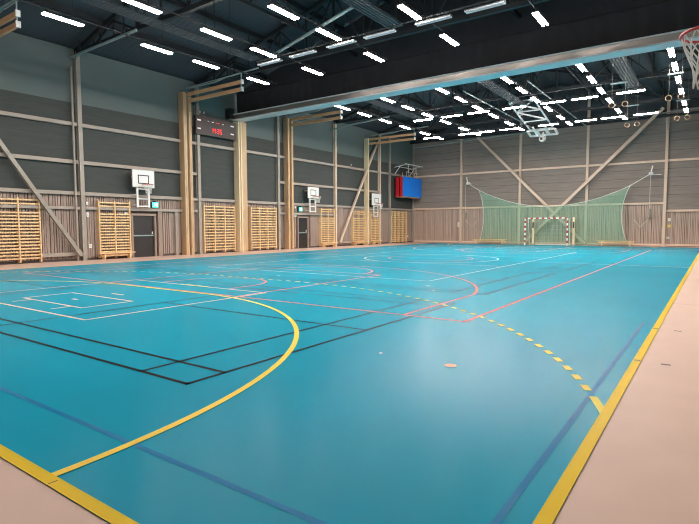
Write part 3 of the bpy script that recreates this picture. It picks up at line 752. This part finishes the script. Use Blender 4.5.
# ------------------------------------------------------------------ gymnastic rings
def rings(xa, xb, y, z, zb, label):
    t = thing('gymnastic_rings', label, 'gymnastic rings', ((xa+xb)/2, y, z), 'hanging ring pairs')
    MB().tube([(xa-.06, y, zb), (xb+.06, y, zb)], .035).build('spreader_bar', M['pipe'], t)
    for x in (xa, xb):
        MB().tube([(x, y, z+.11), (x, y, zb)], .007, 6).build('strap', M['rope'], t)
        MB().tube([(x+.105*math.cos(a*math.pi/12), y+.03*math.cos(a*math.pi/12), z+.105*math.sin(a*math.pi/12)) for a in range(24)], .012, 8, True).build('ring', M['wood'], t)
    for x in (xa, xb): MB().tube([(x, y, zb), (x, y, 8.79 if 16.45 < x < 17.1 else 8.9)], .007, 6).build('rope', M['rope'], t)
rings(16.88, 17.37, 22.86, 6.46, 7.33, 'pair of rings hanging nearest the divider, left pair')
rings(18.90, 19.32, 22.86, 6.47, 7.38, 'pair of rings hanging nearest the divider, right pair')
rings(16.69, 17.14, 28.89, 6.62, 7.58, 'pair of rings hanging farther back, left pair below a light')
rings(18.86, 19.29, 28.89, 6.70, 7.54, 'pair of rings hanging farther back, right pair')

# ------------------------------------------------------------------ luminaires
LZ = 7.6
def make_light(name, dim, label, group):
    t = thing(name, label, 'ceiling light', (0, 0, LZ), group)
    L = .57
    MB().box(-.09, .09, -L-.02, L+.02, LZ+.035, LZ+.06).build('housing', M['lamp_body'], t)
    for x in (-.06, .06):
        MB().box(x-.022, x+.022, -L, L, LZ, LZ+.035).build('tube', M['tube_dim'] if dim else M['tube'], t)
    for y in (-.45, .45): MB().bar((0, y, LZ+.06), (0, y, LZ+.15), .012, .012).build('clip', M['dark_steel'], t)
    return t
ROWX = [4.57, 7.3, 10.22, 13.17, 16.1, 19.08]
rown = ['first', 'second', 'third', 'fourth', 'fifth', 'sixth']
NEAR = [-1.8, 1.2, 4.3, 7.45, 10.08, 12.2, 14.93]  # leading positions are out of view, added to light the near floor
FAR = [20.7, 22.75, 24.95, 27.3, 30.0, 32.1]
nl = ['added unseen behind the camera', 'added unseen beside the camera', 'added unseen overhead near the camera', 'fourth before the divider', 'third before the divider', 'second before the divider', 'last before the divider']
fl_ = ['first beyond the divider', 'second beyond the divider', 'third beyond the divider', 'fourth beyond the divider', 'fifth beyond the divider', 'last beyond the divider']
proto = None
for i, x in enumerate(ROWX):
    for ys, names in (([v-.3 for v in NEAR] if i == 0 else NEAR, nl), (FAR, fl_)):
        for y, nm in zip(ys, names):
            if nm == nl[3] and i == 0: y = 6.62
            if (i == 5 and nm == nl[6]) or (i >= 3 and nm in nl[:2]): continue
            lb = 'lit ceiling light in %s lengthwise row from left, %s' % (rown[i], nm)
            g = 'lit lights in lengthwise rows'
            if proto is None: proto = make_light('ceiling_light', False, lb, g); proto.location = (x, y, LZ)
            else: dup(proto, (x, y, LZ), lb, g)
XR = [(13.03, [6.8, 8.4, 10.1, 11.62, 13.5, 15.1, 16.8, 18.4], True, 'before the divider'),
      (25.75, [6.6, 8.4, 9.95, 11.85, 13.8, 15.25, 17.2], False, 'just beyond the divider'),
      (31.5, [4.3, 6.9, 8.2, 9.7, 12.1, 14.2, 15.6, 17.25], False, 'nearest the far wall')]
ordn = ['first', 'second', 'third', 'fourth', 'fifth', 'sixth', 'seventh', 'eighth']
pd = None
for y, xs, dim, nm in XR:
    for k, x in enumerate(xs):
        lb = '%s ceiling light from left in the crosswise row %s' % (ordn[k], nm)
        lb = ('dim ' if dim else 'lit ')+lb
        if dim:
            if pd is None:
                pd = make_light('ceiling_light', True, lb, 'dim lights in crosswise row'); pd.location = (x, y, LZ-.05); pd.rotation_euler = (0, 0, math.pi/2)
            else: dup(pd, (x, y, LZ-.05), lb, 'dim lights in crosswise row', math.pi/2)
        else: dup(proto, (x, y, LZ-.05), lb, 'lit lights in crosswise rows', math.pi/2)
# tracks the lights clip to
for i, x in enumerate(ROWX):
    for y0, y1, nm in ((-2.8, 15.8, 'before the divider'), (19.95, 33, 'beyond the divider')):
        t = thing('light_track', 'thin dark track of %s lengthwise light row from left, %s' % (rown[i], nm), 'light track', (x, y0, LZ+.16), 'light tracks')
        MB().box(x-.02, x+.02, y0, y1, LZ+.15, LZ+.19).build('rail', M['dark_steel'], t)
        y = y0+.4
        while y < y1: MB().bar((x, y, LZ+.18), (x, y, roofz(x)-.1), .01, .01).build('wire', M['dark_steel'], t); y += 3.1
for y, xs, dim, nm in XR:
    t = thing('light_track', 'thin dark track of the crosswise light row %s' % nm, 'light track', (xs[0], y, LZ+.16), 'light tracks')
    MB().box(xs[0]-.7, xs[-1]+.7, y-.02, y+.02, LZ+.10, LZ+.14).build('rail', M['dark_steel'], t)

for o in WORLD:
    if '_w' in o: del o['_w']
for o in bpy.data.objects:
    if '_w' in o: del o['_w']

# ------------------------------------------------------------------ world, camera, view
w = bpy.data.worlds.new('world'); bpy.context.scene.world = w; w.use_nodes = True
w.node_tree.nodes['Background'].inputs[0].default_value = (.05, .06, .07, 1); w.node_tree.nodes['Background'].inputs[1].default_value = .2
cam = bpy.data.cameras.new('camera'); co = bpy.data.objects.new('camera', cam); C.objects.link(co)
f, cx, cy, cz, ya, pi_, ro = 514.31, 20.5974, -1.3040, 1.4607, .617564, -.068947, -.00321
fw = Vector((-math.sin(ya)*math.cos(pi_), math.cos(ya)*math.cos(pi_), math.sin(pi_)))
r = Vector((math.cos(ya), math.sin(ya), 0)); u = r.cross(fw)
r2 = r*math.cos(ro)+u*math.sin(ro); u2 = u*math.cos(ro)-r*math.sin(ro)
mw = Matrix((r2, u2, -fw)).transposed().to_4x4(); mw.translation = (cx, cy, cz)
co.matrix_world = mw
cam.sensor_width = 36; cam.sensor_fit = 'HORIZONTAL'; cam.lens = f*36/699; cam.clip_start = .05; cam.clip_end = 200
sc = bpy.context.scene; sc.camera = co
sc.view_settings.view_transform = 'Standard'; sc.view_settings.look = 'None'; sc.view_settings.gamma = 1; sc.view_settings.use_curve_mapping = False
sc.view_settings.exposure = 0.0
sc.cycles.pixel_filter_type = 'BLACKMAN_HARRIS'; sc.cycles.filter_width = 1.1
sc.cycles.max_bounces = 8; sc.cycles.diffuse_bounces = 5; sc.cycles.glossy_bounces = 4; sc.cycles.use_denoising = True
sc.cycles.caustics_reflective = False; sc.cycles.sample_clamp_indirect = 8
